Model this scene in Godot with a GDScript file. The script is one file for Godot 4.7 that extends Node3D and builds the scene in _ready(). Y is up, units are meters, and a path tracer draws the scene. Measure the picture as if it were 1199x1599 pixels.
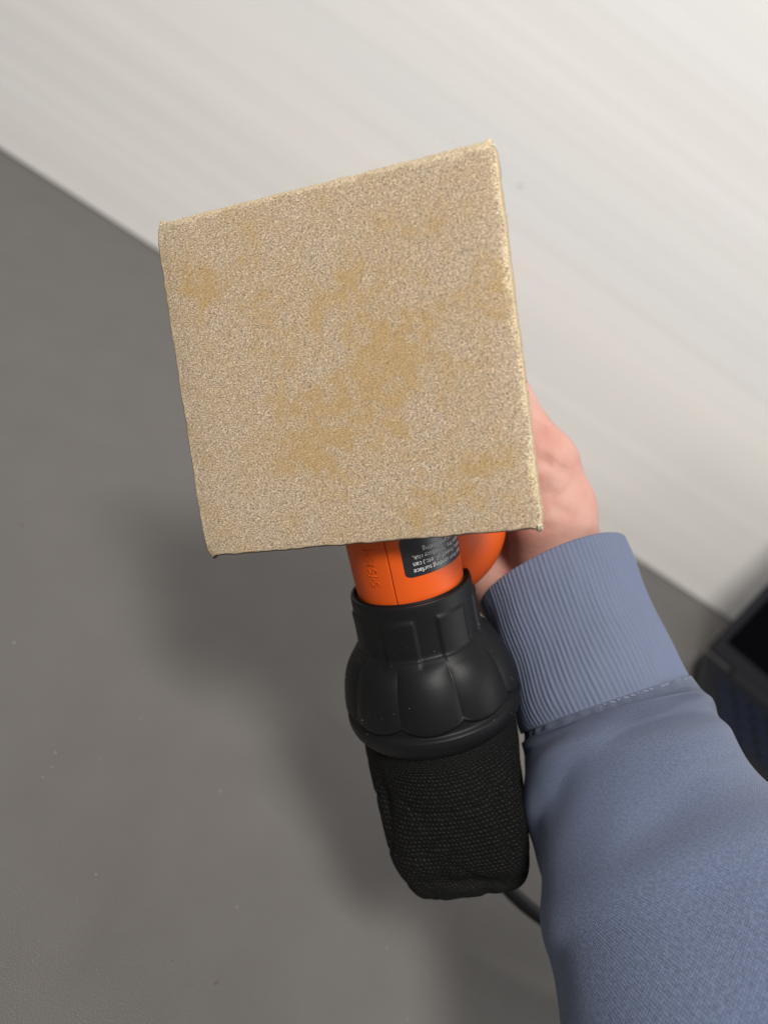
extends Node3D
# A hand holds an orange palm sander over a grey desk, its worn sanding sheet turned towards the viewer.
# World: y up, metres; the desk top is y = 0, the white wood-grain wall stands in the plane z = 0.

const LENS := 1186.0                       # focal length in pixels of the 1199 x 1599 photograph
var cam_basis := Basis(Vector3(0.84201, 0.51571, -0.15831), Vector3(-0.52574, 0.71871, -0.45504), Vector3(-0.12089, 0.46638, 0.87629)).orthonormalized()
var cam_at := Vector3(0.0, 0.30, 0.79393)
# the sander's own axes: x across the sheet, y away from the dust bag, z out of the sheet
var tool := Transform3D(Basis(Vector3(0.69470, 0.71419, 0.08558), Vector3(-0.64293, 0.66989, -0.37132), Vector3(-0.32252, 0.20293, 0.92455)).orthonormalized(), Vector3(-0.00751, 0.21733, 0.57596))
var rng := RandomNumberGenerator.new()
var M := {}

# ------------------------------------------------------------------ helpers
func spot(x: float, y: float, depth: float) -> Vector3:
	return cam_at + cam_basis * (Vector3((x - 599.5) / LENS, -(y - 799.5) / LENS, -1.0) * depth)

func on_desk(x: float, y: float) -> Vector3:
	var d := cam_basis * Vector3((x - 599.5) / LENS, -(y - 799.5) / LENS, -1.0)
	return cam_at + d * (-cam_at.y / d.y)

func noise(seed_: int, freq: float, octaves := 1, kind := FastNoiseLite.TYPE_SIMPLEX_SMOOTH) -> FastNoiseLite:
	var n := FastNoiseLite.new()
	n.seed = seed_
	n.noise_type = kind
	n.frequency = freq
	n.fractal_type = FastNoiseLite.FRACTAL_FBM if octaves > 1 else FastNoiseLite.FRACTAL_NONE
	n.fractal_octaves = octaves
	return n

func picture(w: int, h: int, bytes: PackedByteArray) -> ImageTexture:
	return ImageTexture.create_from_image(Image.create_from_data(w, h, false, Image.FORMAT_RGB8, bytes))

func bump_noise(seed_: int, freq: float, octaves: int, side := 512) -> NoiseTexture2D:
	var t := NoiseTexture2D.new()
	t.width = side
	t.height = side
	t.seamless = true
	t.noise = noise(seed_, freq, octaves)
	return t

func lin(r: float, g: float, b: float) -> Color:
	return Color(r, g, b).linear_to_srgb()

func mat(called: String, c: Color, rough: float, spec := 0.5) -> StandardMaterial3D:
	var m := StandardMaterial3D.new()
	m.resource_name = called
	m.albedo_color = c
	m.roughness = rough
	m.metallic_specular = spec
	return m

func relief(m: StandardMaterial3D, t: Texture2D, cm: float, repeats := 0.0) -> void:
	m.heightmap_enabled = true
	m.heightmap_texture = t
	m.heightmap_scale = cm
	if repeats > 0.0:
		m.uv1_triplanar = true
		m.uv1_scale = Vector3.ONE * repeats

func put(called: String, mesh: Mesh, m: Material, parent: Node) -> MeshInstance3D:
	var o := MeshInstance3D.new()
	o.name = called
	o.mesh = mesh
	o.material_override = m
	o.cast_shadow = GeometryInstance3D.SHADOW_CASTING_SETTING_ON
	parent.add_child(o, true)
	return o

func thing(called: String, label: String, category: String, at: Transform3D, group := "") -> Node3D:
	var o := Node3D.new()
	o.name = called
	add_child(o, true)
	o.transform = at
	o.set_meta("label", label)
	o.set_meta("category", category)
	if group:
		o.set_meta("group", group)
	return o

# A surface over a grid of points, (rows + 1) x (cols + 1); wrap joins the last column to the first. Outward is away from each row's middle, or along «toward».
func sheet(pts: PackedVector3Array, rows: int, cols: int, uv_size: Vector2, wrap := true, toward := Vector3.ZERO) -> ArrayMesh:
	var w := cols + 1
	var nor := PackedVector3Array()
	var uvs := PackedVector2Array()
	nor.resize(pts.size())
	uvs.resize(pts.size())
	var vote := 0.0
	for j in rows + 1:
		var mid := Vector3.ZERO
		if wrap:
			for i in cols:
				mid += pts[j * w + i]
			mid /= cols
		for i in cols + 1:
			var a := (i - 1 + cols) % cols if wrap else maxi(i - 1, 0)
			var b := (i + 1) % cols if wrap else mini(i + 1, cols)
			var du := pts[j * w + b] - pts[j * w + a]
			var dv := pts[mini(j + 1, rows) * w + i] - pts[maxi(j - 1, 0) * w + i]
			var n := du.cross(dv)
			n = n.normalized() if n.length_squared() > 1e-24 else Vector3.ZERO
			nor[j * w + i] = n
			uvs[j * w + i] = Vector2(uv_size.x * i / cols, uv_size.y * j / rows)
			vote += n.dot(pts[j * w + i] - mid) * 100.0 if wrap else n.dot(toward)
	var s := signf(vote) if vote != 0.0 else 1.0
	for i in nor.size():
		nor[i] *= s
		if nor[i] == Vector3.ZERO:
			nor[i] = Vector3.UP
	var idx := PackedInt32Array()
	for j in rows:
		for i in cols:
			var p := j * w + i
			if s > 0.0:
				idx.append_array([p, p + w, p + 1, p + 1, p + w, p + w + 1])
			else:
				idx.append_array([p, p + 1, p + w, p + 1, p + w + 1, p + w])
	var arr := []
	arr.resize(Mesh.ARRAY_MAX)
	arr[Mesh.ARRAY_VERTEX] = pts
	arr[Mesh.ARRAY_NORMAL] = nor
	arr[Mesh.ARRAY_TEX_UV] = uvs
	arr[Mesh.ARRAY_INDEX] = idx
	var m := ArrayMesh.new()
	m.add_surface_from_arrays(Mesh.PRIMITIVE_TRIANGLES, arr)
	return m

func profile_at(prof: Array, t: float) -> Vector2:
	# smooth curve through the profile's points, t from 0 to 1 over the points
	var k := t * (prof.size() - 1)
	var i := mini(int(k), prof.size() - 2)
	return prof[i].cubic_interpolate(prof[i + 1], prof[maxi(i - 1, 0)], prof[mini(i + 2, prof.size() - 1)], k - i)

# A body turned about an axis: prof is (distance along the axis, radius); shape(s, angle, t) gives an extra radius.
func turned(prof: Array, rows: int, cols: int, origin: Vector3, fx: Vector3, fz: Vector3, axis: Vector3, shape: Callable, uv_size := Vector2.ONE, smooth := true) -> ArrayMesh:
	var pts := PackedVector3Array()
	for j in rows + 1:
		var t := float(j) / rows
		var q: Vector2
		if smooth:
			q = profile_at(prof, t)
		else:
			var k := t * (prof.size() - 1)
			var i0 := mini(int(k), prof.size() - 2)
			q = prof[i0].lerp(prof[i0 + 1], k - i0)
		for i in cols + 1:
			var a := TAU * (i % cols) / cols
			var r: float = maxf(q.y + (shape.call(q.x, a, t) if q.y > 0.0005 else 0.0), 0.0)
			pts.append(origin + axis * q.x + (fz * cos(a) + fx * sin(a)) * r)
	return sheet(pts, rows, cols, uv_size)

# One skin round bones [from, to, radius from, radius to], joined by a smooth minimum: surface nets on a grid.
func skin(bones: Array, blend: float, cell: float, creases := []) -> ArrayMesh:
	var lo := Vector3.INF
	var hi := -Vector3.INF
	for b in bones:
		var r: float = maxf(b[2], b[3]) + cell * 4.0
		for p in [b[0], b[1]]:
			lo = lo.min(p - Vector3.ONE * r)
			hi = hi.max(p + Vector3.ONE * r)
	var nx := int((hi.x - lo.x) / cell) + 2
	var ny := int((hi.y - lo.y) / cell) + 2
	var nz := int((hi.z - lo.z) / cell) + 2
	var f := PackedFloat32Array()
	f.resize(nx * ny * nz)
	f.fill(1.0)
	for b in bones:
		var a: Vector3 = b[0]
		var ab: Vector3 = b[1] - a
		var ra: float = b[2]
		var dr: float = b[3] - ra
		var l2 := maxf(ab.length_squared(), 1e-12)
		var m: float = maxf(b[2], b[3]) + cell * 3.0 + blend
		var p0 := ((a.min(b[1]) - Vector3.ONE * m - lo) / cell).floor().max(Vector3.ZERO)
		var p1 := ((a.max(b[1]) + Vector3.ONE * m - lo) / cell).ceil()
		for z in range(int(p0.z), mini(int(p1.z) + 1, nz)):
			for y in range(int(p0.y), mini(int(p1.y) + 1, ny)):
				var row := (z * ny + y) * nx
				for x in range(int(p0.x), mini(int(p1.x) + 1, nx)):
					var p := lo + Vector3(x, y, z) * cell - a
					var t := clampf(p.dot(ab) / l2, 0.0, 1.0)
					var d := (p - ab * t).length() - ra - dr * t
					var o := f[row + x]
					var h := maxf(blend - absf(d - o), 0.0) / blend
					f[row + x] = minf(d, o) - h * h * blend * 0.25
	# creases: [from, to, depth, width], soft grooves in the skin
	for b in creases:
		var ab: Vector3 = b[1] - b[0]
		var m: float = b[3] * 3.0 + 0.007
		var p0: Vector3 = ((b[0].min(b[1]) - Vector3.ONE * m - lo) / cell).floor().max(Vector3.ZERO)
		var p1: Vector3 = ((b[0].max(b[1]) + Vector3.ONE * m - lo) / cell).ceil()
		for z in range(int(p0.z), mini(int(p1.z) + 1, nz)):
			for y in range(int(p0.y), mini(int(p1.y) + 1, ny)):
				for x in range(int(p0.x), mini(int(p1.x) + 1, nx)):
					var p: Vector3 = lo + Vector3(x, y, z) * cell - b[0]
					var t := clampf(p.dot(ab) / ab.length_squared(), 0.0, 1.0)
					var away: Vector3 = p - ab * t
					away -= b[4] * clampf(away.dot(b[4]), -0.007, 0.007)
					var d: float = away.length_squared() / (b[3] * b[3])
					if d < 9.0:
						f[(z * ny + y) * nx + x] += b[2] * exp(-d) * sin(PI * clampf(t, 0.08, 0.92))
	var at := PackedInt32Array()
	at.resize(nx * ny * nz)
	at.fill(-1)
	var v := PackedVector3Array()
	var nor := PackedVector3Array()
	var corner := [0, 1, nx, nx + 1, nx * ny, nx * ny + 1, nx * ny + nx, nx * ny + nx + 1]
	var offs := [Vector3(0, 0, 0), Vector3(1, 0, 0), Vector3(0, 1, 0), Vector3(1, 1, 0), Vector3(0, 0, 1), Vector3(1, 0, 1), Vector3(0, 1, 1), Vector3(1, 1, 1)]
	var edges := [[0, 1], [2, 3], [4, 5], [6, 7], [0, 2], [1, 3], [4, 6], [5, 7], [0, 4], [1, 5], [2, 6], [3, 7]]
	for z in nz - 1:
		for y in ny - 1:
			for x in nx - 1:
				var c := (z * ny + y) * nx + x
				if f[c] > cell * 2.0 or f[c] < -cell * 2.0:
					continue
				var inside := 0
				for k in 8:
					if f[c + corner[k]] < 0.0:
						inside += 1
				if inside == 0 or inside == 8:
					continue
				var sum := Vector3.ZERO
				var n := 0
				for e in edges:
					var d0 := f[c + corner[e[0]]]
					var d1 := f[c + corner[e[1]]]
					if (d0 < 0.0) != (d1 < 0.0):
						sum += offs[e[0]].lerp(offs[e[1]], d0 / (d0 - d1))
						n += 1
				at[c] = v.size()
				v.append(lo + (Vector3(x, y, z) + sum / n) * cell)
				var g := Vector3.ZERO
				for k in 8:
					g += (offs[k] * 2.0 - Vector3.ONE) * f[c + corner[k]]
				nor.append(g.normalized())
	var idx := PackedInt32Array()
	var step := [1, nx, nx * ny]
	for z in range(1, nz - 1):
		for y in range(1, ny - 1):
			for x in range(1, nx - 1):
				var c := (z * ny + y) * nx + x
				var s0 := f[c] < 0.0
				for ax in 3:
					if (f[c + step[ax]] < 0.0) == s0:
						continue
					var u: int = step[(ax + 1) % 3]
					var w: int = step[(ax + 2) % 3]
					var q := [at[c], at[c - u], at[c - u - w], at[c - w]]
					if q.min() < 0:
						continue
					if s0:
						idx.append_array([q[0], q[2], q[1], q[0], q[3], q[2]])
					else:
						idx.append_array([q[0], q[1], q[2], q[0], q[2], q[3]])
	var arr := []
	arr.resize(Mesh.ARRAY_MAX)
	arr[Mesh.ARRAY_VERTEX] = v
	arr[Mesh.ARRAY_NORMAL] = nor
	arr[Mesh.ARRAY_INDEX] = idx
	var mesh := ArrayMesh.new()
	mesh.add_surface_from_arrays(Mesh.PRIMITIVE_TRIANGLES, arr)
	return mesh

# A round cord through points.
func cord(way: Array, r: float, rows: int, cols := 14) -> ArrayMesh:
	var pts := PackedVector3Array()
	var n := way.size() - 1
	var side := Vector3.ZERO
	for j in rows + 1:
		var k := float(j) / rows * n
		var i := mini(int(k), n - 1)
		var at := func(q: float) -> Vector3: return way[i].cubic_interpolate(way[i + 1], way[maxi(i - 1, 0)], way[mini(i + 2, n)], q)
		var p: Vector3 = at.call(k - i)
		var t: Vector3 = (at.call(k - i + 0.01) - at.call(k - i - 0.01)).normalized()
		if side == Vector3.ZERO:
			side = t.cross(Vector3(0.3, 0.5, 0.8)).normalized()
		side = (side - t * side.dot(t)).normalized()
		var up := t.cross(side)
		for c in cols + 1:
			var a := TAU * (c % cols) / cols
			pts.append(p + (side * cos(a) + up * sin(a)) * r)
	return sheet(pts, rows, cols, Vector2(1, 1))

# A block with rounded edges: half sizes, edge radius.
func rounded_block(half: Vector3, r: float, n := 4) -> ArrayMesh:
	var st := SurfaceTool.new()
	st.begin(Mesh.PRIMITIVE_TRIANGLES)
	var core := half - Vector3.ONE * r
	for face in 6:
		var ax := face / 2
		var s := 1.0 if face % 2 == 0 else -1.0
		var u := Vector3.ZERO
		var w := Vector3.ZERO
		var f := Vector3.ZERO
		f[ax] = s
		u[(ax + 1) % 3] = 1.0
		w[(ax + 2) % 3] = s
		var steps := []
		for k in n + 1:
			steps.append(-1.0 - float(n - k) / n * 0.0 + 0.0 if false else float(k) / n)
		var grid := []
		var ks := []
		for k in n + 1:
			ks.append([-1.0, -tan(PI / 4.0 * (1.0 - float(k) / n))])
		for k in n + 1:
			ks.append([1.0, tan(PI / 4.0 * float(k) / n)])
		for a in ks:
			var line := []
			for b in ks:
				var dir: Vector3 = (f + u * a[1] + w * b[1]).normalized()
				var base: Vector3 = core * (f + u * a[0] + w * b[0])
				line.append([base + dir * r, dir])
			grid.append(line)
		for i in ks.size() - 1:
			for j in ks.size() - 1:
				for q in [[i, j], [i, j + 1], [i + 1, j], [i + 1, j], [i, j + 1], [i + 1, j + 1]]:
					st.set_normal(grid[q[0]][q[1]][1])
					st.add_vertex(grid[q[0]][q[1]][0])
	st.index()
	return st.commit()

# ------------------------------------------------------------------ materials
func make_materials() -> void:
	# sanding sheet: pale grit on a tan ground, clogged with ochre wood dust in patches
	var side := 1024
	var fine := noise(11, 0.19)
	var warp := noise(12, 0.05)
	var mid := noise(13, 0.05, 2)
	var cloud := noise(14, 0.0042, 4)
	var rub := noise(16, 0.045, 3)
	var cloud2 := noise(15, 0.011, 4)
	var bytes := PackedByteArray()
	bytes.resize(side * side * 3)
	var bump := PackedByteArray()
	bump.resize(side * side * 3)
	var spots := [[0.30, 0.10, 0.09, 0.35], [0.62, 0.16, 0.08, 0.3], [0.53, 0.58, 0.30, 0.55], [0.60, 0.48, 0.16, 0.4], [0.40, 0.70, 0.14, 0.3], [0.55, 0.66, 0.12, 0.3], [0.11, 0.20, 0.075, 1.1], [0.14, 0.25, 0.05, 0.9], [0.58, 0.28, 0.06, 0.7], [0.52, 0.33, 0.05, 0.6], [0.93, 0.38, 0.085, 0.75], [0.80, 0.16, 0.06, 0.6], [0.86, 0.86, 0.10, 0.8], [0.30, 0.28, 0.07, 0.5], [0.72, 0.50, 0.12, 0.55], [0.70, 0.93, 0.07, 0.5], [0.30, 0.50, 0.10, 0.3], [0.38, 0.72, 0.10, 0.35]]
	var rings := [[0.725, 0.685, 0.045], [0.84, 0.905, 0.05], [0.70, 0.83, 0.03]]
	for y in side:
		for x in side:
			var wx := x + 3.0 * warp.get_noise_2d(x, y)
			var wy := y + 3.0 * warp.get_noise_2d(x + 900, y)
			var along := (wx * 0.84 + wy * 0.54) * 0.82
			var across := (wy * 0.84 - wx * 0.54) * 1.75
			var g := 0.5 + 0.40 * fine.get_noise_2d(along, across) + 0.34 * fine.get_noise_2d(wx * 0.75 + 700.0, wy * 1.25 - wx * 0.3) + 0.20 * mid.get_noise_2d(wx * 2.0, wy * 2.6) + 0.10 * mid.get_noise_2d(wx * 0.7 + 80.0, wy * 0.9) + rng.randf_range(-0.13, 0.13)
			var u := (float(x) / side - 0.0556) / 0.8889
			var v := (float(y) / side - 0.0556) / 0.8889
			var c1 := cloud.get_noise_2d(x, y)
			var c2 := cloud2.get_noise_2d(x, y)
			var stain := 0.16 + 0.22 * c1 + 0.34 * c2
			for s in spots:
				var dx: float = u - s[0]
				var dy: float = v - s[1]
				var q: float = (dx * dx + dy * dy) / (s[2] * s[2])
				if q < 4.0:
					stain += (s[3] if s[2] > 0.2 else s[3] * 1.35) * exp(-q * 1.2) * clampf(0.8 + 0.8 * c2 + 0.5 * c1, 0.0, 1.6)
			stain *= 0.95 + 0.28 * rub.get_noise_2d((x * 0.84 + y * 0.54) * 0.12, (y * 0.84 - x * 0.54) * 0.9)
			stain *= 0.9 + 0.8 * mid.get_noise_2d(x * 0.35 + 40.0, y * 0.35)
			for s in rings:
				var d := absf(Vector2(u - s[0], v - s[1]).length() - s[2])
				if d < 0.016 and c2 > -0.2:
					stain -= 0.5 * (1.0 - d / 0.016)
			stain = smoothstep(-0.45, 1.5, stain)
			g = clampf(lerpf(g, 0.5 + (g - 0.5) * 0.55, stain), 0.0, 1.0)
			var e := g * g * (3.0 - 2.0 * g)
			var col := Color(0.50, 0.445, 0.385).lerp(Color(0.865, 0.78, 0.675), e)
			col = col.lerp(Color(0.545, 0.44, 0.30).lerp(Color(0.81, 0.68, 0.475), e), stain * 0.8)
			# grit rubbed off along the rims, most on the right: bare cream paper
			var worn := smoothstep(0.985, 1.004, u + 0.016 * c2 + 0.03 * (g - 0.5)) * smoothstep(1.035, 1.0, u) * 0.8 + smoothstep(0.016, 0.0, v + 0.02 * c2) * 0.4 + smoothstep(0.008, 0.0, u + 0.02 * c2) * 0.25
			col = col.lerp(Color(0.96, 0.89, 0.74), clampf(worn * (0.55 + 0.5 * e), 0.0, 1.0))
			# darker brown-grey along the sheet's left and lower rims
			var dark_rim := maxf(smoothstep(-0.016, -0.028, u + 0.008 * c2), smoothstep(1.012, 1.024, v + 0.01 * c2))
			col = col.lerp(Color(0.27, 0.24, 0.21), dark_rim * 0.85)
			var k := (y * side + x) * 3
			bytes[k] = int(col.r * 255.0)
			bytes[k + 1] = int(col.g * 255.0)
			bytes[k + 2] = int(col.b * 255.0)
			var hgt := int(e * 255.0)
			bump[k] = hgt
			bump[k + 1] = hgt
			bump[k + 2] = hgt
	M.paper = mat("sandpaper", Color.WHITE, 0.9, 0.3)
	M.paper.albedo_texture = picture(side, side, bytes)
	relief(M.paper, picture(side, side, bump), 0.006)
	M.paper_edge = mat("torn_paper", lin(0.78, 0.69, 0.50), 0.9, 0.2)
	M.foam = mat("black_foam", lin(0.03, 0.03, 0.03), 0.9, 0.3)

	# wall: white laminate with long pale grain
	var gw := 512
	bytes = PackedByteArray()
	bytes.resize(gw * gw * 3)
	var streak := noise(21, 0.03, 3)
	var tone := noise(22, 0.012, 2)
	for y in gw:
		for x in gw:
			var s := streak.get_noise_2d(x * 0.05 + 3.0 * tone.get_noise_2d(x * 0.4, y * 0.2), y * 3.1)
			var t := tone.get_noise_2d(x * 0.09 + 300.0, y * 0.9)
			var k := (y * gw + x) * 3
			bytes[k] = int(clampf(230.0 + 6.0 * s + 4.0 * t, 0, 255))
			bytes[k + 1] = int(clampf(227.0 + 6.0 * s + 1.5 * t, 0, 255))
			bytes[k + 2] = int(clampf(223.0 + 6.0 * s - 2.0 * t, 0, 255))
	M.wall = mat("white_wood_grain", Color.WHITE, 0.55, 0.35)
	M.wall.albedo_texture = picture(gw, gw, bytes)
	# desk: dark warm grey laminate with a fine pebbled grain
	M.desk = mat("grey_laminate", lin(0.130, 0.121, 0.112), 0.42, 0.55)
	relief(M.desk, bump_noise(31, 0.16, 3, 1024), 0.016, 6.0)
	var mottle := bump_noise(32, 0.006, 4, 512)
	var ramp := Gradient.new()
	ramp.set_color(0, Color(0.96, 0.957, 0.953))
	ramp.set_color(1, Color(1.0, 1.0, 1.0))
	mottle.color_ramp = ramp
	M.desk.albedo_texture = mottle
	M.orange = mat("orange_plastic", lin(0.64, 0.085, 0.006), 0.48, 0.38)
	relief(M.orange, bump_noise(41, 0.15, 2), 0.004, 22.0)
	M.black = mat("black_plastic", lin(0.006, 0.006, 0.0065), 0.47, 0.34)
	relief(M.black, bump_noise(42, 0.16, 3), 0.005, 34.0)
	M.rubber = mat("black_rubber", lin(0.012, 0.012, 0.013), 0.5, 0.5)
	M.label = mat("label_print", lin(0.012, 0.012, 0.014), 0.35, 0.5)
	M.ink = mat("white_ink", lin(0.72, 0.72, 0.70), 0.6, 0.3)
	M.speck = mat("pale_dust", lin(0.36, 0.32, 0.26), 0.9, 0.2)
	M.crumb = mat("pale_crumb", lin(0.36, 0.34, 0.31), 0.9, 0.2)
	M.fleck = mat("brown_fleck", lin(0.16, 0.10, 0.07), 0.9, 0.2)

	# dust bag cloth: rows of raised knots
	var n := 384
	bytes = PackedByteArray()
	bytes.resize(n * n * 3)
	bump = PackedByteArray()
	bump.resize(n * n * 3)
	var jit := []
	for k in 144:
		jit.append([rng.randf_range(-0.10, 0.10), rng.randf_range(-0.10, 0.10), rng.randf_range(0.45, 1.0)])
	var lint := noise(55, 0.02, 3)
	for y in n:
		for x in n:
			var cx := float(x) / n * 12.0
			var cy := float(y) / n * 12.0
			var row := int(floor(cy))
			var sx := cx + 0.5 * (row % 2)
			var jj: Array = jit[row * 12 + int(floor(sx)) % 12]
			var fx: float = fposmod(sx, 1.0) - 0.5 + jj[0]
			var fy: float = cy - row - 0.5 + jj[1]
			var a := fx * 0.92 + fy * 0.38
			var b := fy * 0.92 - fx * 0.38
			var knot: float = exp(-(a * a / 0.085 + b * b / 0.034)) * jj[2]
			var k := (y * n + x) * 3
			for c in 3:
				bump[k + c] = int(255.0 * knot)
				bytes[k + c] = int(clampf(12.0 + 66.0 * knot + 6.0 * lint.get_noise_2d(x, y), 0.0, 255.0))
	M.bag = mat("black_cloth", lin(0.80, 0.76, 0.72), 0.85, 0.3)
	M.bag.albedo_texture = picture(n, n, bytes)
	relief(M.bag, picture(n, n, bump), 0.045)

	# sweatshirt: blue-grey heathered knit, diagonal stitch
	n = 256
	bytes = PackedByteArray()
	bytes.resize(n * n * 3)
	bump = PackedByteArray()
	bump.resize(n * n * 3)
	var yarn := noise(51, 0.22, 2)
	var heather := noise(52, 0.05, 3)
	for y in n:
		for x in n:
			var p := fposmod(float(x + y) / n * 22.0 + 0.35 * yarn.get_noise_2d(x, y), 1.0)
			var q := fposmod(float(x * 2 - y) / n * 11.0, 1.0)
			var hgt := 0.62 * sin(p * PI) + 0.38 * sin(q * PI)
			var h := heather.get_noise_2d(x, y)
			var y2 := yarn.get_noise_2d(x * 0.5 + 400.0, y * 1.5)
			var k := (y * n + x) * 3
			var lum := 0.70 + 0.30 * hgt + 0.12 * h + 0.24 * y2
			bytes[k] = int(clampf(lum * 113.0, 0, 255))
			bytes[k + 1] = int(clampf(lum * 124.0, 0, 255))
			bytes[k + 2] = int(clampf(lum * 151.0, 0, 255))
			for c in 3:
				bump[k + c] = int(clampf(hgt * 220.0 + 30.0 * y2, 0, 255))
	M.knit = mat("blue_knit", Color.WHITE, 0.9, 0.25)
	M.knit.albedo_texture = picture(n, n, bytes)
	relief(M.knit, picture(n, n, bump), 0.04)
	M.knit.rim_enabled = true
	M.knit.rim = 0.35
	M.knit.rim_tint = 0.6
	M.rib = mat("blue_rib", lin(0.143, 0.168, 0.240), 0.92, 0.2)
	relief(M.rib, bump_noise(53, 0.2, 2), 0.012, 40.0)
	M.rib.rim_enabled = true
	M.rib.rim = 0.35
	M.rib.rim_tint = 0.6
	M.thread = mat("pale_thread", lin(0.20, 0.22, 0.31), 0.9, 0.2)

	M.skin = mat("skin", Color.WHITE, 0.56, 0.38)
	var blot := noise(61, 0.012, 4)
	n = 256
	bytes = PackedByteArray()
	bytes.resize(n * n * 3)
	for y in n:
		for x in n:
			var b := blot.get_noise_3d(x, y, 0.0)
			var k := (y * n + x) * 3
			bytes[k] = int(clampf(192.0 + 20.0 * b, 0, 255))
			bytes[k + 1] = int(clampf(142.0 + 38.0 * b, 0, 255))
			bytes[k + 2] = int(clampf(128.0 + 36.0 * b, 0, 255))
	M.skin.albedo_texture = picture(n, n, bytes)
	relief(M.skin, bump_noise(62, 0.06, 4), 0.008, 14.0)
	M.skin.subsurf_scatter_enabled = true
	M.skin.subsurf_scatter_strength = 0.05
	M.laptop = mat("dark_grey_metal", lin(0.015, 0.015, 0.018), 0.5, 0.24)
	M.key = mat("black_key", lin(0.008, 0.011, 0.022), 0.45, 0.35)
	M.screen = mat("dark_screen_glass", lin(0.002, 0.002, 0.003), 0.12, 0.15)

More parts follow.
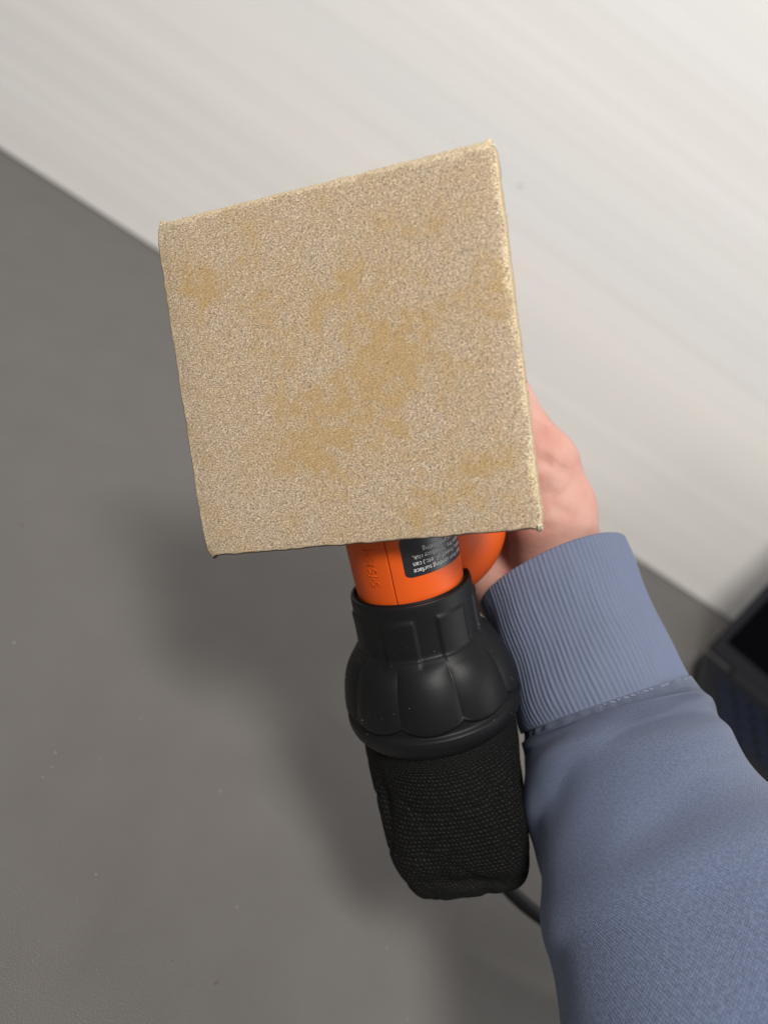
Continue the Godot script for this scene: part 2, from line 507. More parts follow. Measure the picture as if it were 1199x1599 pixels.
# ------------------------------------------------------------------ the sander
func make_sander() -> void:
	var t := thing("palm_sander", "orange palm sander with a worn tan sanding sheet and black dust bag", "sander", tool)
	# the sheet: a quarter sheet stretched over the pad, its rim rolled back
	var edge := noise(71, 260.0, 3)
	var n := 72
	var pts := PackedVector3Array()
	var corners := [Vector3(-0.0549, 0.0548, 0), Vector3(0.0549, 0.0528, 0), Vector3(-0.0549, -0.0528, 0), Vector3(0.0549, -0.0548, 0)]
	for j in n + 1:
		for i in n + 1:
			# the outer 4 rows and columns turn over the edge
			var tx := float(i - 4) / (n - 8)
			var ty := float(j - 4) / (n - 8)
			var cx := clampf(tx, 0.0, 1.0)
			var cy := clampf(ty, 0.0, 1.0)
			var p: Vector3 = corners[0].lerp(corners[1], cx).lerp(corners[2].lerp(corners[3], cx), cy)
			p *= 0.993
			var ox := (float(i - 4) if i < 4 else float(maxi(i - n + 4, 0))) / 4.0
			var oy := (float(4 - j) if j < 4 else -float(maxi(j - n + 4, 0))) / 4.0
			var out := Vector2(ox, oy)
			var l := minf(out.length(), 1.0)
			if l > 0.0:
				var dir := out.normalized()
				var a := l * PI * 0.5
				p += Vector3(dir.x, dir.y, 0) * 0.0008 * sin(a) + Vector3(0, 0, -0.0008 * (1.0 - cos(a)) - (0.0016 if l >= 1.0 else 0.0))
			p += Vector3(1, 1, 0) * 0.00030 * (edge.get_noise_2d(p.x, p.y) + 0.8 * edge.get_noise_2d(p.x * 0.31 + 9.0, p.y * 0.31)) * (1.0 if l > 0.0 else 0.3)
			# corners worn round
			var corner := Vector2(maxf(absf(cx * 2.0 - 1.0) - 0.955, 0.0), maxf(absf(cy * 2.0 - 1.0) - 0.955, 0.0)) / 0.045
			p -= Vector3(signf(cx - 0.5), signf(cy - 0.5), 0.35) * 0.0011 * minf(corner.x * corner.y, 1.0)
			p.z -= 0.0009 * pow(absf(cx * 2.0 - 1.0), 12.0) + 0.0007 * pow(absf(cy * 2.0 - 1.0), 8.0)
			pts.append(p)
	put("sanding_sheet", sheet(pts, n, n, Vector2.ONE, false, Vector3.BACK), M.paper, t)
	# torn paper fibres standing along the right-hand and upper rims
	var st := SurfaceTool.new()
	st.begin(Mesh.PRIMITIVE_TRIANGLES)
	var tuft := func(at: Vector3, dir: Vector3, len_: float, r: float) -> void:
		var side := dir.cross(Vector3(0.2, 0.3, 0.9)).normalized()
		var b := dir.cross(side).normalized()
		var tip := at + dir * len_
		for k in 3:
			var a0 := TAU * k / 3.0
			var a1 := TAU * (k + 1) / 3.0
			st.add_vertex(at + (side * cos(a0) + b * sin(a0)) * r)
			st.add_vertex(tip)
			st.add_vertex(at + (side * cos(a1) + b * sin(a1)) * r)
	for k in 300:
		var v := rng.randf()
		var at := Vector3(0.0549, lerpf(0.0525, -0.0545, v), -0.0006 - rng.randf() * 0.0016) + Vector3(-0.0004, 0, 0)
		tuft.call(at, Vector3(rng.randf_range(0.1, 0.7), rng.randf_range(-0.9, 0.6), rng.randf_range(-0.2, 0.8)).normalized(), rng.randf_range(0.0003, 0.0009), rng.randf_range(0.0001, 0.0002))
	for k in 130:
		var u := rng.randf()
		var at := Vector3(lerpf(-0.054, 0.054, u), lerpf(0.0545, 0.0526, u), -0.0008 - rng.randf() * 0.001)
		tuft.call(at, Vector3(rng.randf_range(-0.7, 0.7), rng.randf_range(0.2, 0.8), rng.randf_range(-0.2, 0.6)).normalized(), rng.randf_range(0.0003, 0.0009), rng.randf_range(0.0001, 0.00025))
	for k in 22:
		tuft.call(Vector3(0.0543, -0.0543, -0.001) + Vector3(rng.randf_range(-0.0008, 0.0006), rng.randf_range(-0.0006, 0.0006), 0), Vector3(rng.randf_range(0.0, 0.9), rng.randf_range(-1.0, -0.1), rng.randf_range(-0.2, 0.4)).normalized(), rng.randf_range(0.0008, 0.002), 0.0003)
	st.generate_normals()
	var fr := put("torn_fibres", st.commit(), M.paper_edge, t)
	fr.set_meta("kind", "stuff")
	for w in [[Vector3(0.047, 0.0535, -0.001), Vector3(0.044, 0.057, 0.0), Vector3(0.0475, 0.0585, 0.001)], [Vector3(0.0545, 0.0525, -0.001), Vector3(0.0575, 0.050, 0.0), Vector3(0.0585, 0.046, 0.001)], [Vector3(0.040, 0.0535, -0.001), Vector3(0.0385, 0.056, 0.0), Vector3(0.0415, 0.0585, 0.0)]]:
		put("loose_fibre", cord(w, 0.00005, 14, 5), M.paper_edge, t)
	var pad := put("foam_pad", rounded_block(Vector3(0.0528, 0.0522, 0.005), 0.0015), M.foam, t)
	pad.position = Vector3(0, 0, -0.0068)
	var plate := put("base_plate", rounded_block(Vector3(0.0515, 0.0510, 0.0035), 0.002), M.black, t)
	plate.position = Vector3(0, 0, -0.0157)
	for s in [1.0, -1.0]:
		var clip := put("paper_clamp", rounded_block(Vector3(0.040, 0.003, 0.004), 0.0012), M.black, t)
		clip.position = Vector3(0, 0.047 * s, -0.0235)
	var skirt := put("base_skirt", rounded_block(Vector3(0.044, 0.042, 0.011), 0.008, 5), M.orange, t)
	skirt.position = Vector3(0, 0, -0.0302)
	# the motor housing that fills the palm
	var mm := 0.001
	var b := []
	for q in [[6, -55, -60, 2, 12, -62, 28, 27], [1, -54, -60, -1, 12, -62, 27, 27], [0, -36, -78, 0, 14, -84, 25, 25], [0, 14, -62, 0, 24, -60, 28, 26], [0, 5, -40, 0, -8, -40, 32, 32], [0, -2, -90, 0, 14, -90, 21, 21]]:
		b.append([Vector3(q[0], q[1], q[2]) * mm, Vector3(q[3], q[4], q[5]) * mm, q[6] * mm, q[7] * mm])
	put("motor_housing", skin(b, 0.010, 0.0022), M.orange, t)

	# dust port, canister cap and cloth bag share one axis
	var o := Vector3(0.0034, -0.0682, -0.0318)
	var axis := Vector3(-0.0067, -0.9755, -0.2135).normalized()
	var eye := tool.affine_inverse() * cam_at - o
	var fz := (eye - axis * eye.dot(axis)).normalized()
	var fx := axis.cross(fz).normalized()
	if fx.x < 0.0:
		fx = -fx
	var seam_at := deg_to_rad(-17.0)
	var port_r := 0.0187
	var groove := func(_s: float, a: float, _t: float) -> float:
		var d := wrapf(a - seam_at, -PI, PI) * port_r
		var far := wrapf(a - seam_at - PI, -PI, PI) * port_r
		return -0.0007 * exp(-d * d / 3.0e-8) - 0.0007 * exp(-far * far / 3.0e-8) + (0.00012 if d > 0.0 else 0.0)
	var port := put("dust_port", turned([Vector2(-0.050, 0.0205), Vector2(-0.028, 0.0192), Vector2(0.0, port_r), Vector2(0.012, 0.0184), Vector2(0.0121, 0.0160), Vector2(-0.02, 0.0158)], 60, 900, o, fx, fz, axis, groove, Vector2.ONE, false), M.orange, t)
	# printed warning label, wrapped round the port
	var ring := func(s: float, a: float, lift: float) -> Vector3:
		var r := port_r + (0.0192 - port_r) * clampf(-s / 0.028, 0.0, 1.0) + 0.00012 + lift
		return o + axis * s + (fz * cos(a) + fx * sin(a)) * r
	pts = PackedVector3Array()
	var s0 := -0.0175
	var s1 := -0.0040
	var a0 := deg_to_rad(-3.0)
	var a1 := deg_to_rad(88.0)
	for j in 25:
		var s := lerpf(s0, s1, j / 24.0)
		var rc := 0.0017
		var from_end := minf(s - s0, s1 - s)
		var cut := rc - sqrt(maxf(rc * rc - pow(maxf(rc - from_end, 0.0), 2.0), 0.0))
		var in_ := cut / port_r
		for i in 41:
			pts.append(ring.call(s, lerpf(a0 + in_, a1 - in_, i / 40.0), 0.00013))
	put("warning_label", sheet(pts, 24, 40, Vector2.ONE, false, fz + fx), M.label, port)
	var font := SystemFont.new()
	font.font_names = PackedStringArray(["Droid Sans"])
	var written := func(text: String, size: float, map: Callable, m: Material, called: String, right := true) -> void:
		var tm := TextMesh.new()
		tm.text = text
		tm.font = font
		tm.font_size = 40
		tm.pixel_size = 0.01
		tm.depth = 0.012
		tm.curve_step = 2.0
		tm.horizontal_alignment = HORIZONTAL_ALIGNMENT_RIGHT if right else HORIZONTAL_ALIGNMENT_CENTER
		var arr := tm.get_mesh_arrays()
		var vs: PackedVector3Array = arr[Mesh.ARRAY_VERTEX]
		var top := -INF
		for v in vs:
			top = maxf(top, v.x)
		var new_st := SurfaceTool.new()
		new_st.begin(Mesh.PRIMITIVE_TRIANGLES)
		for k in arr[Mesh.ARRAY_INDEX]:
			var v: Vector3 = vs[k]
			v *= size / 0.4
			if right:
				v.x -= top * size / 0.4
			new_st.add_vertex(map.call(v))
		new_st.generate_normals()
		put(called, new_st.commit(), m, port)
	var lines := [["dust from sanding surface", -0.0060, 6.0], ["stains, linseed oil, etc.) can", -0.0082, 6.5], ["cause fire. To reduce risk,", -0.0104, 7.0], ["paint removal and coating", -0.0126, 18.0]]
	for l in lines:
		var s: float = l[1]
		var end := deg_to_rad(l[2])
		written.call(l[0], 0.00188, func(v: Vector3) -> Vector3: return ring.call(s + v.y, end - v.x / port_r, 0.00022 + v.z), M.ink, "label_text")
	# moulded mark on the shaded half of the port, reading down the port
	written.call("J-S15J-S", 0.0040, func(v: Vector3) -> Vector3: return ring.call(-0.0085 + v.x, deg_to_rad(-36.0) + v.y / port_r, v.z * 1.5), M.orange, "moulded_mark", false)

	# the cap: straight collar with raised panels, then a fluted bulb and a plain rim
	var cap_prof := [Vector2(0.030, 0.0190), Vector2(0.0065, 0.0192), Vector2(0.0050, 0.0196), Vector2(0.0047, 0.0205), Vector2(0.0054, 0.0211), Vector2(0.009, 0.0212), Vector2(0.015, 0.0211), Vector2(0.020, 0.0212), Vector2(0.0232, 0.0214), Vector2(0.0246, 0.0226), Vector2(0.0270, 0.0250), Vector2(0.031, 0.0275), Vector2(0.036, 0.0293), Vector2(0.041, 0.0303), Vector2(0.0445, 0.0307), Vector2(0.0468, 0.0307), Vector2(0.0485, 0.0312), Vector2(0.0510, 0.0313), Vector2(0.0535, 0.0306), Vector2(0.0556, 0.0291), Vector2(0.0566, 0.0281), Vector2(0.0564, 0.0272)]
	var flutes := func(s: float, a: float, _t: float) -> float:
		var k := 0.0
		# raised panels on the collar
		var c := wrapf(a * 7.0 / TAU - 0.62, -0.5, 0.5)
		var pan := smoothstep(0.34, 0.25, absf(c)) * smoothstep(0.0095, 0.0108, s) * smoothstep(0.0265, 0.0242, s)
		k += 0.0007 * pan
		# flutes on the bulb: convex lobes parted by sharp valleys, ending in rounded feet above the rim
		var f := absf(wrapf(a * 9.0 / TAU + 0.10, -0.5, 0.5)) * 2.0
		var lobe := pow(cos(f * PI * 0.5), 0.75)
		var foot := 0.0435 + 0.0032 * lobe
		var on := smoothstep(0.0242, 0.029, s) * smoothstep(foot + 0.0006, foot - 0.0012, s)
		k += on * (0.0014 * lobe - 0.0009)
		k -= 0.0010 * smoothstep(foot - 0.0004, foot + 0.0008, s) * smoothstep(0.0488, 0.0475, s)
		return k
	var can := put("dust_canister", turned(cap_prof, 190, 540, o, fx, fz, axis, flutes), M.black, t)
	var crease := noise(81, 38.0, 2)
	var wob := noise(82, 22.0, 2)
	var fold_lines := [[0.42, 0.064, 0.62, 0.112, 0.0013], [-0.55, 0.108, 0.62, 0.114, 0.0016], [-0.20, 0.096, -0.62, 0.117, 0.0012], [0.95, 0.070, 0.80, 0.100, 0.0010], [-1.05, 0.066, -0.90, 0.095, 0.0010], [0.05, 0.112, 0.30, 0.119, 0.0010], [-0.85, 0.100, -0.20, 0.090, 0.0006]]
	var bag_shape := func(s: float, a: float, _t: float) -> float:
		var q := Vector3(cos(a), sin(a), 0) * 0.028
		var w := wrapf(a, -PI, PI)
		var down := smoothstep(0.060, 0.080, s)
		# round under the cap, boxy towards the sewn end
		var p := 2.0 + 2.6 * smoothstep(0.066, 0.112, s)
		var c := absf(cos(a + 0.10))
		var d := absf(sin(a + 0.10))
		var k := 0.0262 * (1.0 / pow(pow(c, p) + pow(d, p), 1.0 / p) - 1.0)
		k += 0.0015 * wob.get_noise_3d(q.x, q.y, s * 0.7) * down
		k += -0.0006 * down * maxf(0.0, 1.0 - absf(crease.get_noise_3d(q.x + 1.0, q.y, s)) * 5.0)
		k -= 0.0060 * smoothstep(0.100, 0.119, s) * smoothstep(-0.35, -1.3, w) * smoothstep(-2.8, -2.0, w)
		k -= 0.0022 * smoothstep(0.108, 0.119, s) * smoothstep(0.6, 1.3, w) * smoothstep(2.8, 2.0, w)
		for l in fold_lines:
			var at := Vector2(w * 0.028, s)
			var l0 := Vector2(l[0] * 0.028, l[1])
			var l1 := Vector2(l[2] * 0.028, l[3])
			var u := clampf((at - l0).dot(l1 - l0) / (l1 - l0).length_squared(), 0.0, 1.0)
			var off := at - l0.lerp(l1, u)
			var side := signf((l1 - l0).cross(off))
			var e := off.length() / (0.0016 if side > 0.0 else 0.0036)
			k -= 1.7 * l[4] * exp(-e * e) * sin(PI * clampf(u, 0.12, 0.88)) * (1.0 if side > 0.0 else 1.0)
		return k
	var bag_prof := [Vector2(0.052, 0.0268), Vector2(0.0575, 0.0275), Vector2(0.062, 0.0279), Vector2(0.070, 0.0281), Vector2(0.080, 0.0277), Vector2(0.090, 0.0271), Vector2(0.100, 0.0265), Vector2(0.108, 0.0260), Vector2(0.1125, 0.0256), Vector2(0.1160, 0.0247), Vector2(0.1178, 0.0230), Vector2(0.1186, 0.018), Vector2(0.1187, 0.009), Vector2(0.1187, 0.0)]
	M.bag.uv1_scale = Vector3(10, 6, 1)
	put("dust_bag", turned(bag_prof, 150, 260, o, fx, fz, axis, bag_shape), M.bag, can)
	# specks of dust on the cap and bag
	var specks := SurfaceTool.new()
	specks.begin(Mesh.PRIMITIVE_TRIANGLES)
	for k in 48:
		var s := rng.randf_range(0.010, 0.055)
		var a := rng.randf_range(-1.5, 1.5)
		var tt := 0.0
		var best := 1.0
		for q in 200:
			var pq := profile_at(cap_prof, 0.2 + 0.8 * q / 199.0)
			if absf(pq.x - s) < best:
				best = absf(pq.x - s)
				tt = pq.y
		var r: float = tt + flutes.call(s, a, 0.0)
		var at := o + axis * s + (fz * cos(a) + fx * sin(a)) * r
		var sz := rng.randf_range(0.00006, 0.00022)
		var d := Vector3(rng.randf_range(-1, 1), rng.randf_range(-1, 1), rng.randf_range(-1, 1)).normalized() * sz
		var e := d.cross(Vector3(0.3, 0.8, 0.5)).normalized() * sz * 0.7
		var up := (at - o - axis * s).normalized() * sz
		for f in [[d, e], [e, -d], [-d, -e], [-e, d]]:
			for v in [f[0], up, f[1]]:
				specks.add_vertex(at + v)
	specks.generate_normals()
	var sp := put("dust_specks", specks.commit(), M.speck, can)
	sp.set_meta("kind", "stuff")
	var chip := put("wood_chip", rounded_block(Vector3(0.0003, 0.0007, 0.0002), 0.00012, 2), M.speck, can)
	chip.position = o + axis * 0.098 + (fz * cos(-0.98) + fx * sin(-0.98)) * 0.0284
	# power cord from the housing, behind the bag and away under the forearm
	var inv := tool.affine_inverse()
	var way := [Vector3(0.004, -0.070, -0.078), Vector3(0.006, -0.092, -0.090), inv * spot(700, 1130, 0.352), inv * spot(738, 1270, 0.362), inv * spot(778, 1368, 0.366), inv * spot(850, 1436, 0.364), inv * spot(960, 1500, 0.372), inv * spot(1120, 1560, 0.40), inv * (on_desk(1350, 1640) + Vector3(0, 0.0035, 0)), inv * (on_desk(1700, 1640) + Vector3(0, 0.0035, 0))]
	put("power_cord", cord(way, 0.0035, 160), M.rubber, t)

# ------------------------------------------------------------------ hand, forearm and sleeve
func make_person() -> void:
	var base := spot(985, 1200, 0.274)
	var at := Transform3D(Basis.IDENTITY, base)
	var t := thing("person", "right hand of a person in a blue-grey sweatshirt gripping the orange sander from behind", "person", at)
	var mm := 0.001
	var b := []
	var bone := func(p: Vector3, q: Vector3, r0: float, r1: float) -> void:
		b.append([tool * (p * mm) - base, tool * (q * mm) - base, r0 * mm, r1 * mm])
	# wrist and palm
	bone.call(Vector3(47, -88, -98), Vector3(24, -14, -124), 15, 12)
	bone.call(Vector3(36, -92, -104), Vector3(5, -4, -129), 16, 11.5)
	bone.call(Vector3(30, -90, -104), Vector3(-12, -10, -127), 15, 11)
	bone.call(Vector3(22, -89, -102), Vector3(-25, -22, -120), 14.5, 10.5)
	# ball of the thumb, thumb
	bone.call(Vector3(47, -86, -95), Vector3(47.5, -58, -87), 18.5, 17)
	bone.call(Vector3(47.5, -58, -87), Vector3(47, -40, -82), 17, 14)
	bone.call(Vector3(47, -40, -82), Vector3(37, -15, -73), 13, 10.5)
	bone.call(Vector3(37, -15, -73), Vector3(33.5, 6, -68), 10.5, 9.5)
	bone.call(Vector3(33.5, 6, -68), Vector3(32, 16, -66), 9.5, 8)
	# fingers over the housing
	for f in [[Vector3(24, -14, -124), Vector3(9, 30, -117), Vector3(-8, 47, -100), Vector3(-15, 48, -80), 10.0], [Vector3(5, -4, -129), Vector3(-17, 34, -119), Vector3(-33, 40, -97), Vector3(-34, 34, -76), 9.8], [Vector3(-12, -10, -127), Vector3(-34, 18, -115), Vector3(-43, 20, -92), Vector3(-39, 15, -74), 9.3], [Vector3(-25, -22, -120), Vector3(-42, -3, -107), Vector3(-45, 0, -88), Vector3(-40, -3, -74), 8.2]]:
		var r: float = f[4]
		bone.call(f[0], f[1], r + 0.8, r)
		bone.call(f[1], f[2], r - 0.2, r - 1.0)
		bone.call(f[2], f[3], r - 1.2, r - 2.0)
	# forearm inside the sleeve
	var w0 := tool * (Vector3(44, -86, -98) * mm) - base
	var w1 := tool * (Vector3(28, -92, -103) * mm) - base
	b.append([w0, spot(940, 1090, 0.286) - base, 0.0175, 0.022])
	b.append([w1, spot(905, 1090, 0.290) - base, 0.0170, 0.021])
	b.append([spot(936, 1090, 0.288) - base, spot(1095, 1410, 0.255) - base, 0.024, 0.034])
	# folds at the root of the thumb and across its ball
	var creases := []
	for q in [[[836, 716, 0.280], [868, 728, 0.279], 1.6, 2.6], [[868, 728, 0.279], [892, 742, 0.283], 1.0, 2.4], [[838, 760, 0.279], [880, 778, 0.283], 0.5, 2.0], [[850, 790, 0.281], [900, 806, 0.286], 0.45, 2.0], [[845, 676, 0.278], [876, 690, 0.281], 0.4, 2.2], [[846, 772, 0.279], [874, 792, 0.283], 0.4, 1.4], [[870, 800, 0.283], [924, 812, 0.29], 0.4, 1.5], [[820, 826, 0.284], [870, 822, 0.285], 0.5, 1.6], [[884, 716, 0.281], [904, 726, 0.286], 0.35, 1.3], [[880, 706, 0.281], [900, 714, 0.286], 0.3, 1.2]]:
		creases.append([spot(q[0][0], q[0][1], q[0][2]) - base, spot(q[1][0], q[1][1], q[1][2]) - base, q[2] * mm, q[3] * mm, (cam_at - spot(q[0][0], q[0][1], q[0][2])).normalized()])
	put("hand", skin(b, 0.0045, 0.0017, creases), M.skin, t)

	# the sleeve: centre line (pixel, pixel, depth) with its half width in pixels
	var line := [[862, 893, 0.302, 122.0], [903, 1000, 0.2945, 127.0], [946, 1101, 0.2865, 135.5], [959, 1138, 0.2827, 145.0], [979, 1200, 0.276, 162.0], [1018, 1310, 0.264, 196.0], [1070, 1410, 0.252, 231.0], [1165, 1610, 0.231, 292.0]]
	var c := []
	var rad := []
	for l in line:
		c.append(spot(l[0], l[1], l[2]) - base)
		rad.append(l[3] * l[2] / LENS)
	var on: Vector3 = (c[7] - c[6]).normalized()
	for k in 4:
		c.append(c[-1] + on * 0.055)
		rad.append(rad[-1] + 0.0015)
	var n := c.size() - 1
	var along := func(k: float) -> Vector3:
		var i := clampi(int(maxf(k, 0.0)), 0, n - 1)
		return c[i].lerp(c[i + 1], k - i)
	var frame := func(k: float) -> Array:
		var i := clampi(int(k), 0, n - 1)
		var q := func(x: float) -> Vector3: return c[i].cubic_interpolate(c[i + 1], c[maxi(i - 1, 0)], c[mini(i + 2, n)], x)
		var p: Vector3 = q.call(k - i)
		var d: Vector3 = (along.call(k + 0.7) - along.call(k - 0.7)).normalized()
		var e := cam_at - base - p
		var fz := (e - d * e.dot(d)).normalized()
		var fx := fz.cross(d).normalized()
		if fx.dot(cam_basis.x) < 0.0:
			fx = -fx
		return [p, d, fx, fz, lerpf(rad[i], rad[i + 1], k - i)]
	# ribbed cuff: rows from inside the mouth, over the rolled lip, down to the seam
	var cols := 104 * 7
	var rows := []
	for k in 6:
		rows.append([0.30 - 0.05 * k, -0.0042])
	for k in 9:
		var a := PI * k / 8.0
		rows.append([0.05 - 0.055 * sin(a) - 0.03 * 0.0, -0.0021 - 0.0021 * cos(a)])
	for k in 44:
		rows.append([0.05 + 1.95 * (k + 1) / 44.0, 0.0])
	var soft := noise(91, 14.0, 2)
	var pts := PackedVector3Array()
	for j in rows.size():
		var k: float = rows[j][0]
		var fr: Array = frame.call(maxf(k, 0.0))
		var lie := smoothstep(2.0, 1.3, k)
		for i in cols + 1:
			var a := TAU * (i % cols) / cols
			# the mouth slants: its near side reaches further over the hand
			var slip := (0.0045 * cos(a) + 0.003 * sin(a)) * smoothstep(1.6, 0.0, k)
			var p: Vector3 = fr[0] - fr[1] * slip + fr[1] * minf(k, 0.0) * 0.03
			var q := fposmod(a / TAU * 104.0 + 0.25 * sin(k * 2.0) + 0.22 * soft.get_noise_3d(cos(a) * 0.15 + 5.0, sin(a) * 0.15, k * 0.05), 1.0)
			var rib := pow(absf(sin(q * PI)), 0.8) * (0.85 + 0.5 * soft.get_noise_3d(cos(a) * 0.4, sin(a) * 0.4, k * 0.12))
			var r: float = fr[4] + rows[j][1] + 0.00045 * (rib - 0.75) * smoothstep(2.02, 1.9, k)
			r += 0.0016 * soft.get_noise_3d(cos(a) * 0.03, sin(a) * 0.03, k * 0.03) * smoothstep(0.1, 0.6, k)
			# soft cross folds where the cuff is pushed up
			r += 0.0009 * sin(k * 5.0 + 1.3 * sin(a + 0.5)) * exp(-pow((a if a < PI else a - TAU) / 1.6, 2.0)) * smoothstep(0.25, 0.8, k)
			r -= 0.0002 * smoothstep(1.75, 2.0, k)
			pts.append(p + fr[2] * sin(a) * r + fr[3] * cos(a) * r * 0.92)
	put("cuff", sheet(pts, rows.size() - 1, cols, Vector2(1, 1)), M.rib, t)
	# body of the sleeve with its folds
	cols = 260
	var vn := 260
	pts = PackedVector3Array()
	var lump := noise(92, 9.0, 2)
	var fold := noise(93, 11.0, 1)
	# soft creases running across the arm: [points (angle, place along the arm), from angle, to angle, depth]
	var creases_in_cloth := [
		[[Vector2(-1.6, 4.75), Vector2(-0.9, 4.35), Vector2(-0.3, 3.85), Vector2(0.3, 3.35), Vector2(0.9, 3.02), Vector2(1.6, 2.9)], -1.5, 1.0, 0.0030],
		[[Vector2(-0.6, 5.5), Vector2(0.0, 5.0), Vector2(0.6, 4.6), Vector2(1.2, 4.45), Vector2(1.6, 4.5)], -0.1, 1.1, 0.0022],
		[[Vector2(-1.6, 6.3), Vector2(-0.8, 6.0), Vector2(0.0, 6.15), Vector2(0.8, 6.0)], -1.4, 0.2, 0.0020],
		[[Vector2(-1.6, 3.3), Vector2(-1.0, 3.05), Vector2(-0.4, 2.75), Vector2(0.2, 2.55)], -1.5, -0.2, 0.0014],
	]
	var sample := func(way: Array, x: float) -> float:
		for q in way.size() - 1:
			if x < way[q + 1].x or q == way.size() - 2:
				var u: float = clampf((x - way[q].x) / (way[q + 1].x - way[q].x), 0.0, 1.0)
				return lerpf(way[q].y, way[q + 1].y, u * u * (3.0 - 2.0 * u) * 0.4 + u * 0.6)
		return 0.0
	for j in vn + 1:
		var k := 1.985 + (n - 1.985) * pow(float(j) / vn, 1.25)
		var fr: Array = frame.call(minf(k, n - 0.001))
		for i in cols + 1:
			var a := TAU * (i % cols) / cols
			var w := wrapf(a, -PI, PI)
			var grow := smoothstep(1.985, 3.3, k)
			var r: float = fr[4] - 0.0003 * (1.0 - smoothstep(1.985, 2.3, k))
			# folds slanting across the arm, deepest just past the cuff
			var lean := k - 0.42 * sin(w * 0.9 - 0.1) + 0.25 * fold.get_noise_2d(cos(a) * 0.05, k * 0.03)
			var fade := exp(-pow((k - 3.3) / 1.3, 2.0))
			r += grow * fade * (0.3 + 0.7 * pow(cos(w * 0.5), 4.0)) * 0.0023 * sin(lean * 4.4 + 3.6)
			r += grow * exp(-pow((k - 4.6) / 1.3, 2.0)) * 0.0016 * sin(lean * 3.4 + 2.0 * w + 1.0)
			r += grow * 0.0042 * lump.get_noise_3d(cos(a) * 0.045 + 2.0, sin(a) * 0.045, k * 0.022)
			for f in creases_in_cloth:
				var kk: float = sample.call(f[0], w)
				var d: float = k - kk
				var span: float = smoothstep(f[1] - 0.35, f[1] + 0.25, w) * smoothstep(f[2] + 0.35, f[2] - 0.25, w)
				r -= span * f[3] * (exp(-pow(d / (0.20 if d < 0.0 else 0.42), 2.0)) - 0.65 * exp(-pow((d + 0.55) / 0.36, 2.0)))
			r += 0.0003 * sin(a * 34.0 + 2.0 * sin(a * 5.0)) * smoothstep(2.5, 2.0, k) * smoothstep(1.985, 2.05, k)
			pts.append(fr[0] + fr[2] * sin(a) * r + fr[3] * cos(a) * r * 0.92)
	M.knit.uv1_scale = Vector3(13, 18, 1)
	put("sleeve", sheet(pts, vn, cols, Vector2(1, 1)), M.knit, t)
	# overlock stitches along the seam
	var st := SurfaceTool.new()
	st.begin(Mesh.PRIMITIVE_TRIANGLES)
	var fs: Array = frame.call(2.03)
	var stitch := rounded_block(Vector3(0.0010, 0.00028, 0.00028), 0.00026, 2)
	for i in 84:
		var a := TAU * i / 84.0
		var r: float = fs[4] - 0.0004
		var p: Vector3 = fs[0] + fs[2] * sin(a) * r + fs[3] * cos(a) * r * 0.92
		var tx: Vector3 = (fs[2] * cos(a) - fs[3] * sin(a) * 0.92).normalized()
		var up: Vector3 = (fs[2] * sin(a) + fs[3] * cos(a)).normalized()
		tx = (tx + fs[1] * 0.25).normalized()
		st.append_from(stitch, 0, Transform3D(Basis(tx, up.cross(tx).normalized(), up), p))
	var sm := put("seam_stitches", st.commit(), M.thread, t)
	sm.set_meta("kind", "stuff")

# ------------------------------------------------------------------ laptop
func make_laptop() -> void:
	var turn := deg_to_rad(-20.0)
	var at := Transform3D(Basis(Vector3.UP, turn), Vector3(0.428, 0.0, 0.150))
	# own axes: x along the hinge, z from the hinge towards the typist
	var t := thing("laptop", "open black laptop at the right edge, standing on the desk by the wall", "laptop", at)
	var deck := put("keyboard_deck", rounded_block(Vector3(0.157, 0.008, 0.108), 0.004), M.laptop, t)
	deck.position = Vector3(0.157, 0.0085, 0.108)
	var key := rounded_block(Vector3(0.0077, 0.0016, 0.0077), 0.0010, 3)
	for r in 5:
		for c in 14:
			var k := put("key", key, M.key, deck)
			k.position = Vector3(-0.157 + 0.024 + c * 0.0188 + r * 0.0025, 0.0086, -0.108 + 0.038 + r * 0.0188)
	var hinge := put("hinge", cord([Vector3(0.03, 0.016, 0.004), Vector3(0.15, 0.016, 0.004), Vector3(0.284, 0.016, 0.004)], 0.006, 20), M.laptop, t)
	hinge.set_meta("label", "dark hinge bar")
	var lid := put("lid", rounded_block(Vector3(0.157, 0.104, 0.0035), 0.003), M.laptop, t)
	lid.transform = Transform3D(Basis(Vector3.RIGHT, deg_to_rad(-20.0)), Vector3(0.157, 0.018, 0.0)) * Transform3D(Basis.IDENTITY, Vector3(0, 0.104, 0))
	var glass := put("display", rounded_block(Vector3(0.149, 0.091, 0.0008), 0.0006, 2), M.screen, lid)
	glass.position = Vector3(0, 0.004, 0.0031)

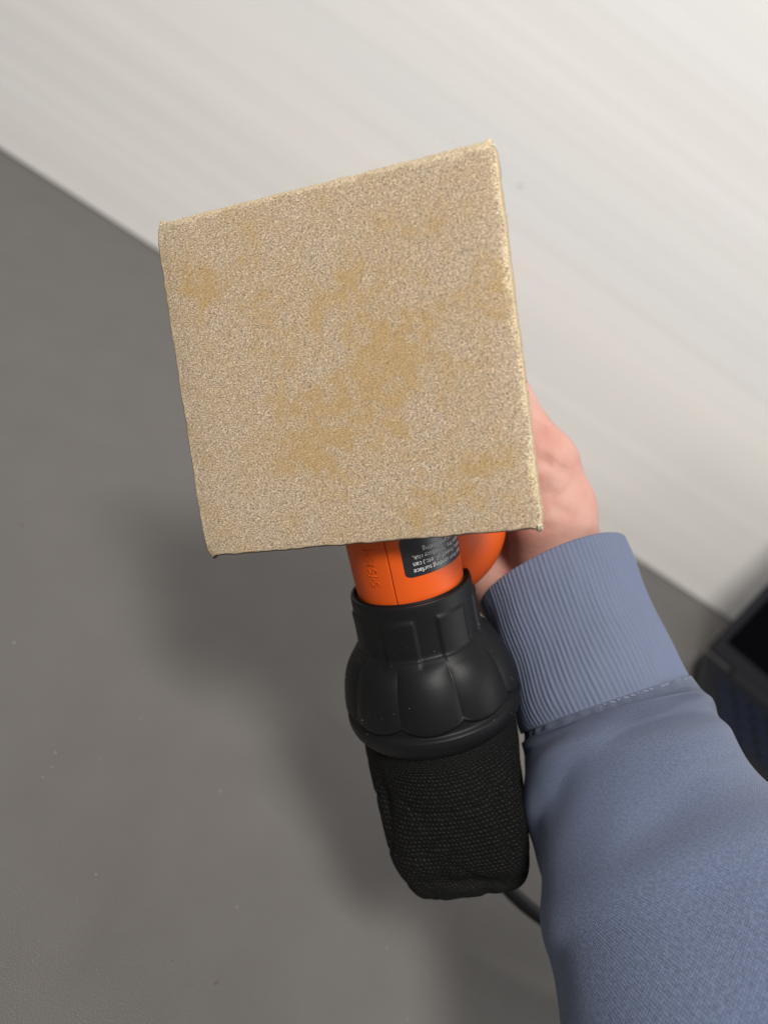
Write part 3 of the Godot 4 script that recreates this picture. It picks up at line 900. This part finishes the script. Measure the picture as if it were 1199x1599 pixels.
# ------------------------------------------------------------------ the scene
func _ready() -> void:
	rng.seed = 7
	var cam := Camera3D.new()
	cam.name = "camera"
	var lens := CameraAttributesPhysical.new()
	lens.frustum_focal_length = 17.8
	lens.frustum_focus_distance = 0.245
	lens.exposure_aperture = 4.2
	lens.frustum_near = 0.01
	lens.frustum_far = 20.0
	cam.attributes = lens
	cam.fov = 67.97
	cam.near = 0.01
	cam.far = 20.0
	add_child(cam, true)
	cam.transform = Transform3D(cam_basis, cam_at)
	cam.current = true

	var around := WorldEnvironment.new()
	around.name = "room_light"
	var env := Environment.new()
	env.background_mode = Environment.BG_COLOR
	env.background_color = lin(0.30, 0.302, 0.305)
	env.tonemap_mode = Environment.TONE_MAPPER_LINEAR
	env.tonemap_exposure = 1.03
	env.sdfgi_enabled = true
	env.ssao_enabled = true
	env.ssil_enabled = true
	around.environment = env
	add_child(around, true)

	# daylight from a window high on the right, behind the viewer
	var window := AreaLight3D.new()
	window.name = "window_daylight"
	window.area_size = Vector2(0.34, 0.30)
	window.light_color = Color(1.0, 0.99, 0.975)
	window.light_energy = 2.05
	window.shadow_enabled = true
	add_child(window, true)
	window.look_at_from_position(Vector3(-0.08, 1.30, 1.28), Vector3(0.08, 0.12, 0.45))

	# a second, wider window to the right
	var side := AreaLight3D.new()
	side.name = "side_window_daylight"
	side.area_size = Vector2(0.9, 0.8)
	side.light_color = Color(0.985, 0.99, 1.0)
	side.light_energy = 0.85
	side.shadow_enabled = true
	add_child(side, true)
	side.look_at_from_position(Vector3(1.55, 0.95, 0.75), Vector3(0.12, 0.10, 0.50))

	make_materials()

	# the setting
	var desk := put("desk_top", rounded_block(Vector3(1.1, 0.014, 0.6), 0.002, 3), M.desk, self)
	desk.position = Vector3(0.1, -0.014, 0.575)
	desk.set_meta("label", "dark grey desk top with a fine pebbled grain")
	desk.set_meta("category", "desk")
	M.wall.uv1_scale = Vector3(1, 1, 1)
	var wall := Node3D.new()
	wall.name = "wall"
	add_child(wall, true)
	wall.set_meta("kind", "structure")
	var wp := PackedVector3Array()
	# a board 2.4 m wide, 1.2 m high, its foot rounded, standing just behind the desk's edge
	var foot := [Vector2(-0.020, 0.0005), Vector2(-0.001, 0.0006), Vector2(-0.0003, 0.0009), Vector2(0.0, 0.0016), Vector2(0.0, 0.30), Vector2(0.0, 0.60), Vector2(0.0, 1.2), Vector2(-0.02, 1.2)]
	for q in foot:
		for i in 9:
			wp.append(Vector3(-1.1 + 2.4 * i / 8.0, q.y, q.x))
	var board := sheet(wp, foot.size() - 1, 8, Vector2.ONE, false, Vector3.BACK)
	var arrays := board.surface_get_arrays(0)
	var uv := PackedVector2Array()
	for p in wp:
		uv.append(Vector2((p.x + 1.1) / 2.4, p.y / 1.2))
	arrays[Mesh.ARRAY_TEX_UV] = uv
	board = ArrayMesh.new()
	board.add_surface_from_arrays(Mesh.PRIMITIVE_TRIANGLES, arrays)
	put("wood_grain_panel", board, M.wall, wall)

	make_laptop()
	make_sander()
	make_person()

	# crumbs of dust on the desk
	var crumbs := [
		[35, 820, 1.2, "brown crumb on the desk at the left edge, level with the sheet's lower rim"],
		[22, 1005, 1.2, "pale crumb on the grey desk, the nearest to the picture's left edge"],
		[225, 1047, 0.7, "lone pale crumb on the desk left of the fluted black cap"],
		[220, 1121, 0.8, "pale crumb on the desk below the lone one left of the black cap"],
		[87, 1176, 0.9, "topmost of three pale crumbs in a row at the desk's left side"],
		[82, 1198, 0.7, "middle one of three pale crumbs in a row at the desk's left side"],
		[67, 1214, 0.7, "lowest of three pale crumbs at the desk's left side"],
		[158, 1185, 0.6, "faint pale crumb just right of the row of three on the desk"],
		[343, 1236, 1.0, "large pale crumb on the open desk halfway to the black dust bag"],
		[150, 1366, 0.7, "pale crumb alone on the desk, left of and below the large one"],
		[370, 1416, 0.7, "pale crumb on the desk lower left of the dust bag's end"],
		[270, 1500, 0.7, "pale crumb on the desk just above the dark brown one"],
		[338, 1535, 1.1, "dark brown crumb on the desk near the bottom of the picture"],
		[604, 1480, 0.6, "pale crumb on the desk straight below the dust bag's left side"],
		[636, 1592, 0.7, "pale crumb on the desk at the very bottom edge of the picture"],
	]
	for q in crumbs:
		var brown: bool = "brown" in q[3]
		var c := put("crumb", rounded_block(Vector3(0.0005, 0.00022, 0.0003) * q[2], 0.00016 * q[2], 2), M.fleck if brown else M.crumb, self)
		var p := on_desk(q[0], q[1])
		c.position = Vector3(p.x, 0.0003 * q[2], p.z)
		c.rotation = Vector3(0, rng.randf() * TAU, 0)
		c.set_meta("label", q[3])
		c.set_meta("category", "crumb")
		c.set_meta("group", "crumbs of sanding dust on the desk")
	var ray := cam_basis * Vector3((812.0 - 599.5) / LENS, -(290.0 - 799.5) / LENS, -1.0)
	var mark := put("fleck", rounded_block(Vector3(0.0006, 0.0013, 0.0003), 0.0002, 2), M.fleck, self)
	mark.position = cam_at + ray * (-cam_at.z / ray.z) + Vector3(0, 0, 0.0004)
	mark.rotation = Vector3(0, 0, 0.4)
	mark.set_meta("label", "small brown fleck stuck to the white wall beside the sheet's upper corner")
	mark.set_meta("category", "fleck")
